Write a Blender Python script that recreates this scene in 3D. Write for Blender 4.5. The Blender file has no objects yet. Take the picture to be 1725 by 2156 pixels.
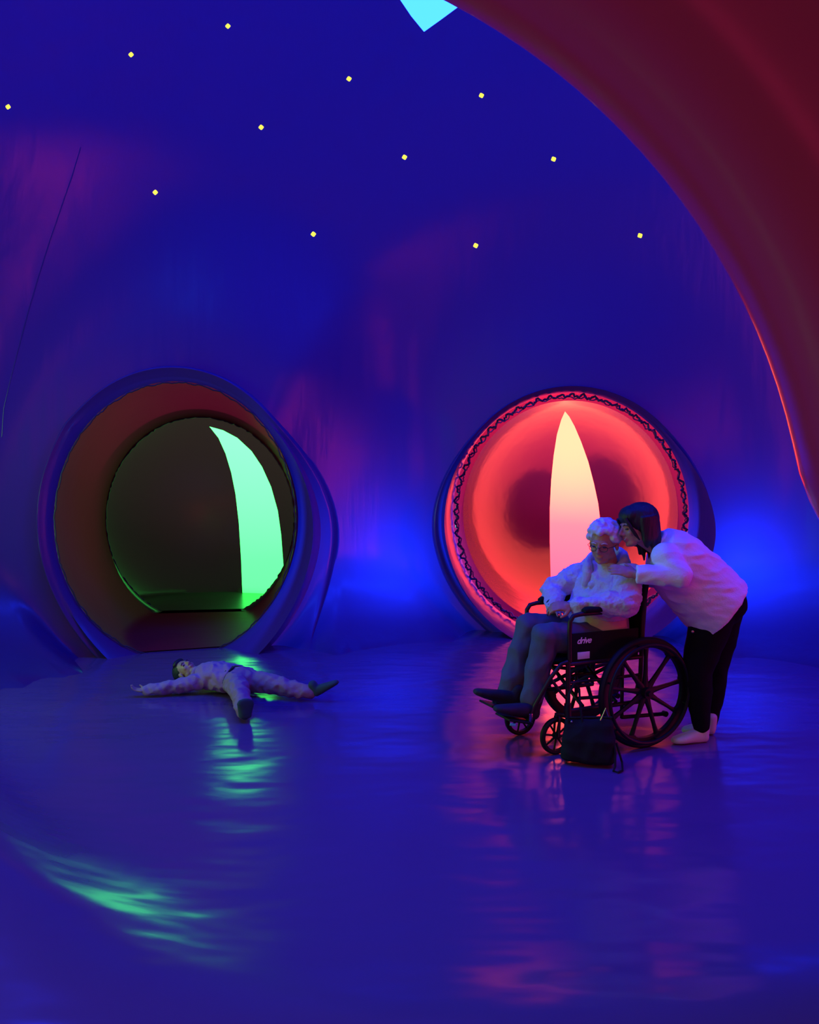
import bpy, bmesh, math, random
import numpy as np
from mathutils import Vector, Matrix, noise
from mathutils.geometry import delaunay_2d_cdt
random.seed(7)
sc = bpy.context.scene
COL = sc.collection
PI = math.pi
V = Vector

# ------------------------------------------------------------------ camera, light, exposure
FPX = 1800.0
CAMZ = 1.5
PITCH = math.radians(2.58)
cam = bpy.data.objects.new('camera', bpy.data.cameras.new('camera'))
COL.objects.link(cam)
cam.location = (0, 0, CAMZ)
cam.rotation_euler = (PI / 2 - PITCH, 0, 0)
cam.data.sensor_fit = 'VERTICAL'
cam.data.sensor_height = 24
cam.data.lens = 24 * FPX / 2156
cam.data.clip_start = 0.05
sc.camera = cam
sc.view_settings.view_transform = 'Standard'
sc.view_settings.look = 'None'
sc.view_settings.gamma = 1
sc.view_settings.use_curve_mapping = False
sc.view_settings.exposure = 0.0
sc.cycles.use_denoising = True
sc.cycles.max_bounces = 8
sc.cycles.diffuse_bounces = 4
sc.cycles.glossy_bounces = 4
sc.cycles.sample_clamp_indirect = 6
world = bpy.data.worlds.new('daylight')
sc.world = world
world.use_nodes = True
world.node_tree.nodes['Background'].inputs[0].default_value = (0.72, 0.86, 1.0, 1)
world.node_tree.nodes['Background'].inputs[1].default_value = 0.9
sun = bpy.data.objects.new('sun', bpy.data.lights.new('sun', 'SUN'))
COL.objects.link(sun)
sun.data.energy = 3.0
sun.data.angle = 0.05
sun.data.color = (1.0, 0.93, 0.72)
sun.rotation_euler = (math.radians(-24), math.radians(8), 0)     # high, a little beyond the far wall

def outside_lamp(name, loc, w, h, power, col):
    # added lamp behind the membrane, brightens a blue patch beside the tunnels
    l = bpy.data.objects.new(name, bpy.data.lights.new(name, 'AREA')); COL.objects.link(l)
    l.data.shape = 'RECTANGLE'; l.data.size = w; l.data.size_y = h; l.data.energy = power; l.data.color = col
    l.location = loc; l.rotation_euler = (-PI / 2, 0, 0)
outside_lamp('gap_fill_lamp', (-0.33, 8.75, 0.55), 0.30, 0.6, 150, (0.12, 0.75, 1.0))
outside_lamp('gap_fill_lamp', (3.15, 8.2, 0.55), 0.30, 0.6, 150, (0.12, 0.75, 1.0))

# ------------------------------------------------------------------ helpers
def raydir(px, py):
    u = (px - 862.5) / FPX; v = (1078 - py) / FPX
    c, s = math.cos(PITCH), math.sin(PITCH)
    return V((u, c + v * s, -s + v * c))
def at(px, py, Y):
    d = raydir(px, py)
    return V((0, 0, CAMZ)) + d * (Y / d.y)

def new_mat(name):
    m = bpy.data.materials.new(name); m.use_nodes = True
    m.node_tree.nodes.clear()
    return m, m.node_tree.nodes, m.node_tree.links
def plain(name, col, rough=0.6, metal=0.0, bump=0.0, bscale=40, spec=0.5, sheen=0.0, vary=0.0, stretch=(1, 1, 1)):
    m, N, L = new_mat(name)
    out = N.new('ShaderNodeOutputMaterial'); p = N.new('ShaderNodeBsdfPrincipled')
    p.inputs['Base Color'].default_value = (*col, 1)
    p.inputs['Roughness'].default_value = rough
    p.inputs['Metallic'].default_value = metal
    p.inputs['Specular IOR Level'].default_value = spec
    p.inputs['Sheen Weight'].default_value = sheen
    L.new(p.outputs[0], out.inputs[0])
    tc = N.new('ShaderNodeTexCoord'); mp = N.new('ShaderNodeMapping'); nz = N.new('ShaderNodeTexNoise')
    mp.inputs['Scale'].default_value = stretch
    nz.inputs['Scale'].default_value = bscale; nz.inputs['Detail'].default_value = 5
    L.new(tc.outputs['Object'], mp.inputs[0]); L.new(mp.outputs[0], nz.inputs['Vector'])
    if vary:
        r = N.new('ShaderNodeMix'); r.data_type = 'RGBA'
        r.inputs['A'].default_value = (*[c * (1 - vary) for c in col], 1)
        r.inputs['B'].default_value = (*[min(1, c * (1 + vary)) for c in col], 1)
        L.new(nz.outputs['Fac'], r.inputs['Factor']); L.new(r.outputs['Result'], p.inputs['Base Color'])
    if bump:
        b = N.new('ShaderNodeBump'); b.inputs['Strength'].default_value = 1; b.inputs['Distance'].default_value = bump
        L.new(nz.outputs['Fac'], b.inputs['Height']); L.new(b.outputs[0], p.inputs['Normal'])
    return m
def skin(name, base, trans, rough=0.25, ior=1.5, bump=0.004, bscale=2.5, stretch=(1, 1, 1), coat=0.0, fine=0.0, fstretch=None):
    """inflated PVC membrane: glossy inside, lets a little daylight of its own colour through"""
    m, N, L = new_mat(name)
    out = N.new('ShaderNodeOutputMaterial'); p = N.new('ShaderNodeBsdfPrincipled')
    p.inputs['Base Color'].default_value = (*base, 1)
    p.inputs['Roughness'].default_value = rough
    p.inputs['IOR'].default_value = ior
    p.inputs['Coat Weight'].default_value = coat
    p.inputs['Coat Roughness'].default_value = 0.08
    tr = N.new('ShaderNodeBsdfTranslucent'); tr.inputs[0].default_value = (*trans, 1)
    ad = N.new('ShaderNodeAddShader')
    L.new(p.outputs[0], ad.inputs[0]); L.new(tr.outputs[0], ad.inputs[1]); L.new(ad.outputs[0], out.inputs[0])
    tc = N.new('ShaderNodeTexCoord'); mp = N.new('ShaderNodeMapping'); nz = N.new('ShaderNodeTexNoise')
    mp.inputs['Scale'].default_value = stretch
    nz.inputs['Scale'].default_value = bscale; nz.inputs['Detail'].default_value = 3
    b = N.new('ShaderNodeBump'); b.inputs['Strength'].default_value = 1; b.inputs['Distance'].default_value = bump
    L.new(tc.outputs['Object'], mp.inputs[0]); L.new(mp.outputs[0], nz.inputs['Vector'])
    L.new(nz.outputs['Fac'], b.inputs['Height']); L.new(b.outputs[0], p.inputs['Normal'])
    if coat: L.new(b.outputs[0], p.inputs['Coat Normal'])
    if fine:
        n2 = N.new('ShaderNodeTexNoise'); n2.inputs['Scale'].default_value = bscale * 7; n2.inputs['Detail'].default_value = 4
        b2 = N.new('ShaderNodeBump'); b2.inputs['Strength'].default_value = 1; b2.inputs['Distance'].default_value = fine
        m2 = N.new('ShaderNodeMapping'); m2.inputs['Scale'].default_value = fstretch or stretch
        L.new(tc.outputs['Object'], m2.inputs[0]); L.new(m2.outputs[0], n2.inputs['Vector']); L.new(n2.outputs['Fac'], b2.inputs['Height'])
        L.new(b.outputs[0], b2.inputs['Normal']); L.new(b2.outputs[0], p.inputs['Normal'])
    return m
def glow(name, emit, strength, trans=None):
    """glowing coloured film, for lit windows and for added fill panels"""
    m, N, L = new_mat(name)
    out = N.new('ShaderNodeOutputMaterial'); e = N.new('ShaderNodeEmission')
    e.inputs[0].default_value = (*emit, 1); e.inputs[1].default_value = strength
    if trans:
        tr = N.new('ShaderNodeBsdfTranslucent'); tr.inputs[0].default_value = (*trans, 1)
        ad = N.new('ShaderNodeAddShader')
        L.new(e.outputs[0], ad.inputs[0]); L.new(tr.outputs[0], ad.inputs[1]); L.new(ad.outputs[0], out.inputs[0])
    else:
        L.new(e.outputs[0], out.inputs[0])
    return m

class MB:
    def __init__(s): s.v = []; s.f = []
    def add(s, vs, fs):
        n = len(s.v); s.v += [V(p) for p in vs]; s.f += [tuple(i + n for i in f) for f in fs]; return s
    def box(s, c, size, rot=None, bev=0):
        c = V(c); hx, hy, hz = [k / 2 for k in size]
        bm = bmesh.new(); bmesh.ops.create_cube(bm, size=1)
        for v in bm.verts: v.co = V((v.co.x * size[0], v.co.y * size[1], v.co.z * size[2]))
        if bev: bmesh.ops.bevel(bm, geom=bm.edges[:], offset=bev, segments=2, affect='EDGES', profile=0.5)
        R = rot or Matrix.Identity(3)
        bm.verts.index_update()
        s.add([c + R @ v.co for v in bm.verts], [[v.index for v in f.verts] for f in bm.faces]); bm.free(); return s
    def rings(s, rings, cap=True, closed=False):
        n = len(rings[0]); vs = [p for r in rings for p in r]; fs = []
        m = len(rings)
        for i in range(m if closed else m - 1):
            j = (i + 1) % m
            for k in range(n):
                k2 = (k + 1) % n
                fs.append((i * n + k, i * n + k2, j * n + k2, j * n + k))
        if cap and not closed:
            fs.append(tuple(range(n - 1, -1, -1))); fs.append(tuple((m - 1) * n + k for k in range(n)))
        return s.add(vs, fs)
    def tube(s, pts, r, n=10, closed=False):
        pts = [V(p) for p in pts]; m = len(pts)
        rs = r if isinstance(r, (list, tuple)) else [r] * m
        T = []
        for i in range(m):
            a = pts[(i - 1) % m] if (closed or i > 0) else pts[i]; b = pts[(i + 1) % m] if (closed or i < m - 1) else pts[i]
            T.append((b - a).normalized())
        up = V((0, 0, 1)) if abs(T[0].z) < 0.9 else V((1, 0, 0))
        N_ = (up - T[0] * up.dot(T[0])).normalized(); R_ = []
        for i in range(m):
            N_ = (N_ - T[i] * N_.dot(T[i]))
            N_ = N_.normalized() if N_.length > 1e-6 else T[i].orthogonal().normalized()
            B = T[i].cross(N_)
            R_.append([pts[i] + (N_ * math.cos(2 * PI * k / n) + B * math.sin(2 * PI * k / n)) * rs[i] for k in range(n)])
        return s.rings(R_, cap=not closed, closed=closed)
    def caps(s, a, b, ra, rb, n=16, flat=False):
        """tapered capsule"""
        a, b = V(a), V(b); d = b - a; Ln = d.length; t = d / Ln if Ln > 1e-9 else V((0, 0, 1))
        u = t.orthogonal().normalized(); w = t.cross(u); rr = []
        def ring(c, r): rr.append([c + (u * math.cos(2 * PI * k / n) + w * math.sin(2 * PI * k / n)) * r for k in range(n)])
        if flat: ring(a, ra); ring(b, rb)
        else:
            for j in range(5, -1, -1): ang = j * PI / 2 / 5.6; ring(a - t * ra * math.sin(ang), ra * math.cos(ang))
            for j in range(0, 6): ang = j * PI / 2 / 5.6; ring(b + t * rb * math.sin(ang), rb * math.cos(ang))
        return s.rings(rr)
    def ell(s, c, rad, M=None, n=20, m=12):
        c = V(c); M = M or Matrix.Identity(3); rr = []
        for j in range(1, m):
            th = PI * j / m
            rr.append([c + M @ V((rad[0] * math.sin(th) * math.cos(2 * PI * k / n), rad[1] * math.sin(th) * math.sin(2 * PI * k / n), -rad[2] * math.cos(th))) for k in range(n)])
        return s.rings(rr)
    def loft(s, secs, n=24, power=2.0):
        """secs: (centre, half axis A, half axis B)"""
        rr = []
        for c, A, B in secs:
            c, A, B = V(c), V(A), V(B); r = []
            for k in range(n):
                ct, st = math.cos(2 * PI * k / n), math.sin(2 * PI * k / n)
                e = 2 / power
                r.append(c + A * math.copysign(abs(ct) ** e, ct) + B * math.copysign(abs(st) ** e, st))
            rr.append(r)
        return s.rings(rr)
    def grid(s, fn, nu, nv, thick=None):
        vs = [fn(i / nu, j / nv) for i in range(nu + 1) for j in range(nv + 1)]
        fs = [(i * (nv + 1) + j, (i + 1) * (nv + 1) + j, (i + 1) * (nv + 1) + j + 1, i * (nv + 1) + j + 1) for i in range(nu) for j in range(nv)]
        return s.add(vs, fs)
    def mesh(s, name, off=V((0, 0, 0)), smooth=True):
        me = bpy.data.meshes.new(name)
        me.from_pydata([tuple(p - off) for p in s.v], [], s.f)
        bm = bmesh.new(); bm.from_mesh(me); bmesh.ops.recalc_face_normals(bm, faces=bm.faces); bm.to_mesh(me); bm.free()
        me.update()
        if smooth:
            me.polygons.foreach_set('use_smooth', [True] * len(me.polygons))
            me.set_sharp_from_angle(angle=math.radians(42))
        return me
def link(name, me, mat, parent=None, kind=None, label=None, cat=None, group=None):
    o = bpy.data.objects.new(name, me); COL.objects.link(o)
    if mat: me.materials.clear(); me.materials.append(mat)
    if parent: o.parent = parent
    if kind: o['kind'] = kind
    if label: o['label'] = label
    if cat: o['category'] = cat
    if group: o['group'] = group
    return o
def remesh(mb, voxel, smooth_it=4, off=V((0, 0, 0)), disp=None, name='m'):
    me = bpy.data.meshes.new('tmp'); me.from_pydata([tuple(p - off) for p in mb.v], [], mb.f)
    bm = bmesh.new(); bm.from_mesh(me)
    bmesh.ops.recalc_face_normals(bm, faces=bm.faces); bm.to_mesh(me); bm.free()
    o = bpy.data.objects.new('tmp', me); COL.objects.link(o)
    r = o.modifiers.new('r', 'REMESH'); r.mode = 'VOXEL'; r.voxel_size = voxel
    if smooth_it:
        sm = o.modifiers.new('s', 'SMOOTH'); sm.factor = 0.5; sm.iterations = smooth_it
    dg = bpy.context.evaluated_depsgraph_get(); dg.update()
    out = bpy.data.meshes.new_from_object(o.evaluated_get(dg))
    bpy.data.objects.remove(o); bpy.data.meshes.remove(me)
    out.name = name
    if disp:
        n = len(out.vertices)
        nr = [v.normal.copy() for v in out.vertices]
        for v, nn in zip(out.vertices, nr): v.co = v.co + nn * disp(v.co + off, nn)
        out.update()
    out.polygons.foreach_set('use_smooth', [True] * len(out.polygons))
    return out
def empty(name, loc, rz=0, label=None, cat=None, group=None):
    o = bpy.data.objects.new(name, None); COL.objects.link(o); o.empty_display_size = 0.1
    o.location = loc; o.rotation_euler = (0, 0, rz)
    if label: o['label'] = label
    if cat: o['category'] = cat
    if group: o['group'] = group
    return o
def sstep(a, b, x):
    t = min(1, max(0, (x - a) / (b - a))); return t * t * (3 - 2 * t)

# ------------------------------------------------------------------ membrane materials
M_blue = skin('blue_membrane', (0.055, 0.02, 0.14), (0.0012, 0.0015, 0.055), rough=0.28, bump=0.010, bscale=1.3, fine=0.004, fstretch=(1.0, 1.0, 0.12))
M_red = skin('red_membrane', (0.22, 0.02, 0.06), (0.14, 0.004, 0.036), rough=0.17, bump=0.006, bscale=1.2)
M_lin_l = skin('red_tunnel_lining', (0.22, 0.004, 0.03), (0.045, 0.001, 0.010), rough=0.45, ior=1.06, bump=0.006, bscale=2)
M_lin_r = skin('scarlet_tunnel_lining', (0.5, 0.015, 0.07), (0.30, 0.006, 0.045), rough=0.20, bump=0.006, bscale=2)
M_ch_l = skin('brown_membrane', (0.06, 0.035, 0.03), (0.016, 0.008, 0.009), rough=0.30, ior=1.6, bump=0.008, bscale=2)
M_ch_r = skin('crimson_membrane', (0.06, 0.003, 0.03), (0.06, 0.003, 0.035), rough=0.18, ior=1.42, bump=0.008, bscale=2)
M_floor = skin('floor_membrane', (0.13, 0.045, 0.18), (0, 0, 0), rough=0.17, ior=1.55, bump=0.03, bscale=0.8, stretch=(1.0, 2.2, 1), fine=0.0006)
W_green = glow('green_window_film', (0.035, 1.0, 0.09), 3.5, (0.17, 0.9, 0.30))
W_pink = glow('rose_window_film', (1.0, 0.018, 0.050), 8.0, (0.5, 0.43, 0.04))
W_cyan = glow('cyan_window_film', (0.004, 0.027, 1.0), 32.0)  # the skylight, and the added ceiling panels
W_rose2 = glow('red_window_film', (1.0, 0.05, 0.12), 2.0)
W_green3 = glow('green_fill_film', (0.35, 1.0, 0.10), 6.5)
W_rose5 = glow('mid_red_fill_film', (1.0, 0.03, 0.16), 14.0)
W_rose4 = glow('bright_red_fill_film', (1.0, 0.03, 0.16), 24.0)
W_rose3 = glow('dim_red_fill_film', (1.0, 0.04, 0.14), 3.5)
W_cyan2 = glow('dim_blue_fill_film', (0.01, 0.08, 1.0), 5.0)
W_green2 = glow('leaf_green_fill_film', (0.12, 1.0, 0.18), 1.1)
W_yellow = glow('yellow_window_film', (1.0, 0.85, 0.10), 1.3)

# ------------------------------------------------------------------ the blue dome
EC = V((0.8, 3.6, 2.2)); EA, EB, EZ = 4.9, 4.45, 6.0
YCUT = 2.75
AMAX = math.acos((YCUT - EC.y) / EB)
class Tun: pass
TL = Tun(); TL.cx, TL.cz, TL.ra, TL.rb, TL.Y, TL.tilt, TL.G, TL.w = -1.93, 1.10, 0.93, 1.17, 7.20, math.tan(math.radians(20)), 0.48, 0.38
TR = Tun(); TR.cx, TR.cz, TR.ra, TR.rb, TR.Y, TR.tilt, TR.G, TR.w = 1.487, 1.11, 1.07, 1.14, 8.0, -math.tan(math.radians(10)), 0.50, 0.20
TL.gl, TR.gl = 0.04, 1.0
TUNS = [TL, TR]
def ell_pt(p, q):
    al = math.hypot(p, q)
    if al < 1e-9: n = V((0, 1, 0))
    else: n = V((math.sin(al) * p / al, math.cos(al), math.sin(al) * q / al))
    return V((EC.x + EA * n.x, EC.y + EB * n.y, EC.z + EZ * n.z))
def ell_pq(X, Z):
    nx, nz = (X - EC.x) / EA, (Z - EC.z) / EZ
    h = math.hypot(nx, nz); al = math.asin(min(1, h))
    return (al * nx / h, al * nz / h)
def ray_ell(px, py):
    d = raydir(px, py); o = V((0, 0, CAMZ)) - EC
    a = (d.x / EA) ** 2 + (d.y / EB) ** 2 + (d.z / EZ) ** 2
    b = 2 * (o.x * d.x / EA ** 2 + o.y * d.y / EB ** 2 + o.z * d.z / EZ ** 2)
    c = (o.x / EA) ** 2 + (o.y / EB) ** 2 + (o.z / EZ) ** 2 - 1
    t = (-b + math.sqrt(b * b - 4 * a * c)) / (2 * a)
    P = V((0, 0, CAMZ)) + d * t
    return ell_pq(P.x, P.z)
def softf(T, ca, sa):
    return max(sstep(-0.2, 0.75, sa), 1 - sstep(-0.95, 0.30, ca) if T is TL else 0)
def tt(T, X, Z): return math.hypot((X - T.cx) / T.ra, (Z - T.cz) / T.rb)
def blue_map(p, q):
    P = ell_pt(p, q)
    if P.y < 4.2:
        return P
    Y = P.y
    ws = 0; acc = 0
    for T in TUNS:
        t = tt(T, P.x, P.z)
        top = sstep(-0.2, 0.75, (P.z - T.cz) / T.rb / max(t, 1e-6))
        w = 1 - sstep(1.0 + T.w, 2.7, t)
        pl = T.Y + T.tilt * (P.x - T.cx)
        g = 0
        soft = softf(T, (P.x - T.cx) / T.ra / max(t, 1e-6), (P.z - T.cz) / T.rb / max(t, 1e-6))   # lip flattens at the top and on the outer side
        u = (t - 1) / (T.w * (1 - 0.72 * soft))
        if t >= 0.99:
            uu = min(max(u, 0), 1)
            semi = math.sin(PI / 2 * uu / 0.82) ** 0.85 if uu < 0.82 else math.sqrt(max(0, 1 - ((uu - 0.82) / 0.18) ** 2))
            if u > 0.5:
                soft = 1 - sstep(0.5, 3.4, u)
                pass
            g = T.G * semi * (1 - 0.86 * soft)
        acc += w * (pl - Y); ws += w
        Y_add = -g
        P.y += Y_add
    P.y += acc / max(1, ws)
    # inflated foot of the wall: curls in to meet the floor
    R = 0.8
    tm = min(tt(T, P.x, P.z) for T in TUNS)
    k = sstep(1.25, 1.5, tm)
    if P.z < R and k > 0:
        zz = max(P.z, 0.0); off = (R - math.sqrt(max(0, R * R - (R - zz) ** 2))) * k
        d = V((P.x - EC.x, P.y - EC.y, 0)).normalized(); P -= d * off
    return P

def cdt_surface(points, loops, fn, keep, zmin=None):
    """points: loose (p,q); loops: dict name -> list of (p,q) closed. Returns dict name->MB ('' = the rest)."""
    vs = []; es = []
    for name, lp in loops.items():
        n0 = len(vs); vs += [V(c) for c in lp]
        es += [(n0 + i, n0 + (i + 1) % len(lp)) for i in range(len(lp))]
    vs += [V(c) for c in points]
    ov, oe, of, _, _, _ = delaunay_2d_cdt(vs, es, [], 0, 1e-6)
    P3 = [fn(v.x, v.y) for v in ov]
    out = {}
    def inside(lp, x, y):
        c = False; j = len(lp) - 1
        for i in range(len(lp)):
            xi, yi = lp[i]; xj, yj = lp[j]
            if (yi > y) != (yj > y) and x < (xj - xi) * (y - yi) / (yj - yi) + xi: c = not c
            j = i
        return c
    boxes = {k: (min(a for a, b in l), max(a for a, b in l), min(b for a, b in l), max(b for a, b in l)) for k, l in loops.items()}
    for f in of:
        cx = sum(ov[i].x for i in f) / 3; cy = sum(ov[i].y for i in f) / 3
        if not keep(cx, cy): continue
        if zmin is not None and max(P3[i].z for i in f) < zmin: continue
        tag = ''
        for k, l in loops.items():
            b = boxes[k]
            if k.startswith('~'): continue
            if b[0] <= cx <= b[1] and b[2] <= cy <= b[3] and inside(l, cx, cy): tag = k; break
        if tag.startswith('!'): continue
        out.setdefault(tag, []).append(tuple(f))
    res = {}
    for k, fl in out.items():
        mp = {}; vv = []; ff = []
        for f in fl:
            g = []
            for i in f:
                if i not in mp: mp[i] = len(vv); vv.append(P3[i])
                g.append(mp[i])
            ff.append(g)
        m = MB(); m.add(vv, ff); res[k] = m
    return res
def dist_loop(lp, x, y):
    best = 9
    for i in range(len(lp)):
        ax, ay = lp[i]; bx, by = lp[(i + 1) % len(lp)]
        dx, dy = bx - ax, by - ay; L2 = dx * dx + dy * dy
        t = max(0, min(1, ((x - ax) * dx + (y - ay) * dy) / L2)) if L2 else 0
        best = min(best, math.hypot(x - ax - t * dx, y - ay - t * dy))
    return best

DOTS = [(17, 225), (276, 115), (480, 55), (327, 405), (550, 268), (735, 166), (660, 493), (852, 331), (1014, 201), (1002, 517), (1166, 335), (1348, 496)]
loops = {}
NH = 160
pts = []
UO = 1.45
def lip_pq(T, a, u):
    t = 1 + T.w * u * (1 - 0.72 * softf(T, math.cos(a), math.sin(a)))
    return ell_pq(T.cx + T.ra * t * math.cos(a), T.cz + T.rb * t * math.sin(a))
for i, T in enumerate(TUNS):
    loops['!hole%d' % i] = [lip_pq(T, 2 * PI * k / NH, UO) for k in range(NH)]
    for j in range(15):
        t = 1 + T.w * 1.45 * (j + 1) / 15
        for k in range(NH):
            a = 2 * PI * (k + 0.5 * (j % 2)) / NH
            if (t - 1) / (T.w * (1 - 0.72 * softf(T, math.cos(a), math.sin(a)))) > UO * 1.08:
                pts.append(ell_pq(T.cx + T.ra * t * math.cos(a), T.cz + T.rb * t * math.sin(a)))
def proj(P):
    d = P - V((0, 0, CAMZ)); c, s = math.cos(PITCH), math.sin(PITCH)
    zc = d.y * c - d.z * s; yc = d.y * s + d.z * c
    return 862.5 + FPX * d.x / zc, 1078 - FPX * yc / zc
def wall_pq(px, py):
    ax, ay = px, py
    for _ in range(12):
        c = ray_ell(ax, ay); u, v = proj(blue_map(*c)); ax += px - u; ay += py - v
    return c
def sq(px, py, r, rot, n=3):
    out = []
    for k in range(4):
        a0 = rot + PI / 2 * k; a1 = a0 + PI / 2
        for j in range(n):
            f = (j + 0.5) / n if n > 1 else 0
            x = math.cos(a0) * (1 - f) + math.cos(a1) * f; y = math.sin(a0) * (1 - f) + math.sin(a1) * f
            out.append(wall_pq(px + r * x, py + r * y))
    return out
for i, (px, py) in enumerate(DOTS):
    r = 6.6
    loops['dot%02d' % i] = sq(px, py, r, math.radians(-15 - (px - 900) * 0.03), 3)
dia = [(893, 67), (928, 42), (985, 0), (1075, -70), (1050, -130), (995, -215), (900, -150), (790, -75), (843, 0), (866, 34)]
loops['diamond'] = [wall_pq(*c) for c in dia]
NB = 160
loops['~outer'] = [(AMAX * math.cos(2 * PI * k / NB), AMAX * math.sin(2 * PI * k / NB)) for k in range(NB)]
CEIL_FILL = [(-0.70, 1.20), (0.62, 1.22), (0.0, 1.62), (-1.15, 0.80), (1.12, 0.82)]  # unseen ceiling panels, added to light the room blue
for i, (cp, cq) in enumerate(CEIL_FILL):
    loops['ceil%d' % i] = [(cp + 0.21 * math.cos(PI / 2 * k) * (1 - f) + 0.21 * math.cos(PI / 2 * (k + 1)) * f, cq + 0.21 * math.sin(PI / 2 * k) * (1 - f) + 0.21 * math.sin(PI / 2 * (k + 1)) * f) for k in range(4) for f in (0, 0.25, 0.5, 0.75)]
loops['green_side_fill'] = [(-1.40 + 0.15 * (1 - f ** 2.2) * sg, -0.36 + 0.42 * f) for sg, fs in ((-1, [i / 12 for i in range(12)]), (1, [1 - i / 12 for i in range(13)])) for f in fs]  # unseen glowing panel, added for the olive highlight on the arch
loops['red_side_fill'] = [(1.56 + 0.13 * (1 - f ** 2.2) * sg, -0.44 + 0.17 * f) for sg, fs in ((-1, [i / 12 for i in range(12)]), (1, [1 - i / 12 for i in range(13)])) for f in fs]  # unseen glowing panel, added for its magenta reflection on the left wall
step = 0.022
small = [loops['dot%02d' % i] for i in range(len(DOTS))]
y = -AMAX
row = 0
while y < AMAX:
    x = -AMAX + (step / 2 if row % 2 else 0)
    while x < AMAX:
        if math.hypot(x, y) < AMAX - 0.015:
            P = ell_pt(x, y)
            if P.z > -0.35:
                ok = True
                if P.y > 4.2:
                    for T in TUNS:
                        t = tt(T, P.x, P.z)
                        if t < 1 + T.w * 1.5: ok = False
                    if ok:
                        for l in small:
                            if abs(l[0][0] - x) < 0.03 and abs(l[0][1] - y) < 0.03 and dist_loop(l, x, y) < 0.004: ok = False; break
                    if ok and dist_loop(loops['diamond'], x, y) < 0.008: ok = False
                if ok and any(dist_loop(loops['ceil%d' % i], x, y) < 0.008 for i in range(len(CEIL_FILL))): ok = False
                if ok and (dist_loop(loops['green_side_fill'], x, y) < 0.008 or dist_loop(loops['red_side_fill'], x, y) < 0.008): ok = False
                if ok: pts.append((x, y))
        x += step
    y += step * 0.866; row += 1
# ring points of one tunnel must not enter the other hole
pts = [c for c in pts if all(dist_loop(loops['!hole%d' % i], *c) > 0.0008 for i in range(2))] if False else pts
res = cdt_surface(pts, loops, blue_map, lambda x, y: math.hypot(x, y) < AMAX, zmin=-0.2)
wb_ = res['']
US = [0, 0.02, 0.05, 0.10, 0.16, 0.23, 0.31, 0.40, 0.49, 0.58, 0.67, 0.75, 0.82, 0.86, 0.90, 0.935, 0.96, 0.98, 0.993, 1.0, 1.05, 1.12, 1.22, 1.33, UO]
for T in TUNS:
    g_ = [[blue_map(*lip_pq(T, 2 * PI * k / NH, u)) for k in range(NH)] for u in US]
    wb_.rings(g_, cap=False)
me_ = wb_.mesh('wall_back')
bm = bmesh.new(); bm.from_mesh(me_); bmesh.ops.remove_doubles(bm, verts=bm.verts, dist=0.0005); bmesh.ops.recalc_face_normals(bm, faces=bm.faces); bm.to_mesh(me_); bm.free()
me_.set_sharp_from_angle(angle=math.radians(60))
link('wall_back', me_, M_blue, kind='structure')
wn = 1
diamond_o = link('window_1', res['diamond'].mesh('window_1'), W_cyan, kind='structure', label='large cyan diamond skylight cut by the top edge of the picture')
for i in range(len(DOTS)):
    k = 'dot%02d' % i
    if k in res: wn += 1; link('window_%d' % wn, res[k].mesh('dot'), W_yellow, kind='structure')

wn += 1; link('window_%d' % wn, res['green_side_fill'].mesh('side'), W_green3, kind='structure')  # added green fill, out of view
wn += 1; link('window_%d' % wn, res['red_side_fill'].mesh('side'), W_rose4, kind='structure')  # added red fill, out of view
for i in range(len(CEIL_FILL)):
    wn += 1; link('window_%d' % wn, res['ceil%d' % i].mesh('ceil'), W_cyan, kind='structure')  # added overhead fill, out of view

# ------------------------------------------------------------------ red dome around the camera, seen as the big arch
RC = V((-0.88, 0, 1.15)); RA, RB = 2.06, 1.95
prof = [(1.16, 2.76), (1.06, 2.70), (1.012, 2.58), (1.0, 2.44), (1.008, 2.32), (1.035, 2.20), (1.08, 2.10), (1.15, 2.0), (1.27, 1.86), (1.42, 1.6), (1.58, 1.2), (1.70, 0.6), (1.76, -0.2),
        (1.74, -1.0), (1.62, -1.9), (1.38, -2.8), (1.0, -3.5), (0.5, -3.95), (0.02, -4.1)]
def spl(P, t):
    t = max(0, min(0.99999, t)) * (len(P) - 1); i = int(t); f = t - i
    p0 = P[max(i - 1, 0)]; p1 = P[i]; p2 = P[i + 1]; p3 = P[min(i + 2, len(P) - 1)]
    return tuple(0.5 * (2 * b + (c - a) * f + (2 * a - 5 * b + 4 * c - d) * f * f + (3 * b - a - 3 * c + d) * f ** 3) for a, b, c, d in zip(p0, p1, p2, p3))
def red_pt(ph, s, k=1.0):
    sc_, yy = spl(prof, s)
    sc_ *= k
    low = 1 + 0.27 * sstep(-0.2, 0.35, -math.sin(ph)) * (1 if math.cos(ph) > 0 else 0.3)
    return V((RC.x + RA * low * sc_ * math.cos(ph), yy, max(-0.3, RC.z + RB * sc_ * math.sin(ph))))
m = MB(); nr, ns = 140, 110
m.add([red_pt(2 * PI * i / nr, j / ns) for i in range(nr) for j in range(ns + 1)],
      [(i * (ns + 1) + j, ((i + 1) % nr) * (ns + 1) + j, ((i + 1) % nr) * (ns + 1) + j + 1, i * (ns + 1) + j + 1) for i in range(nr) for j in range(ns)])
link('wall_right', m.mesh('wall_right'), M_red, kind='structure')
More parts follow.
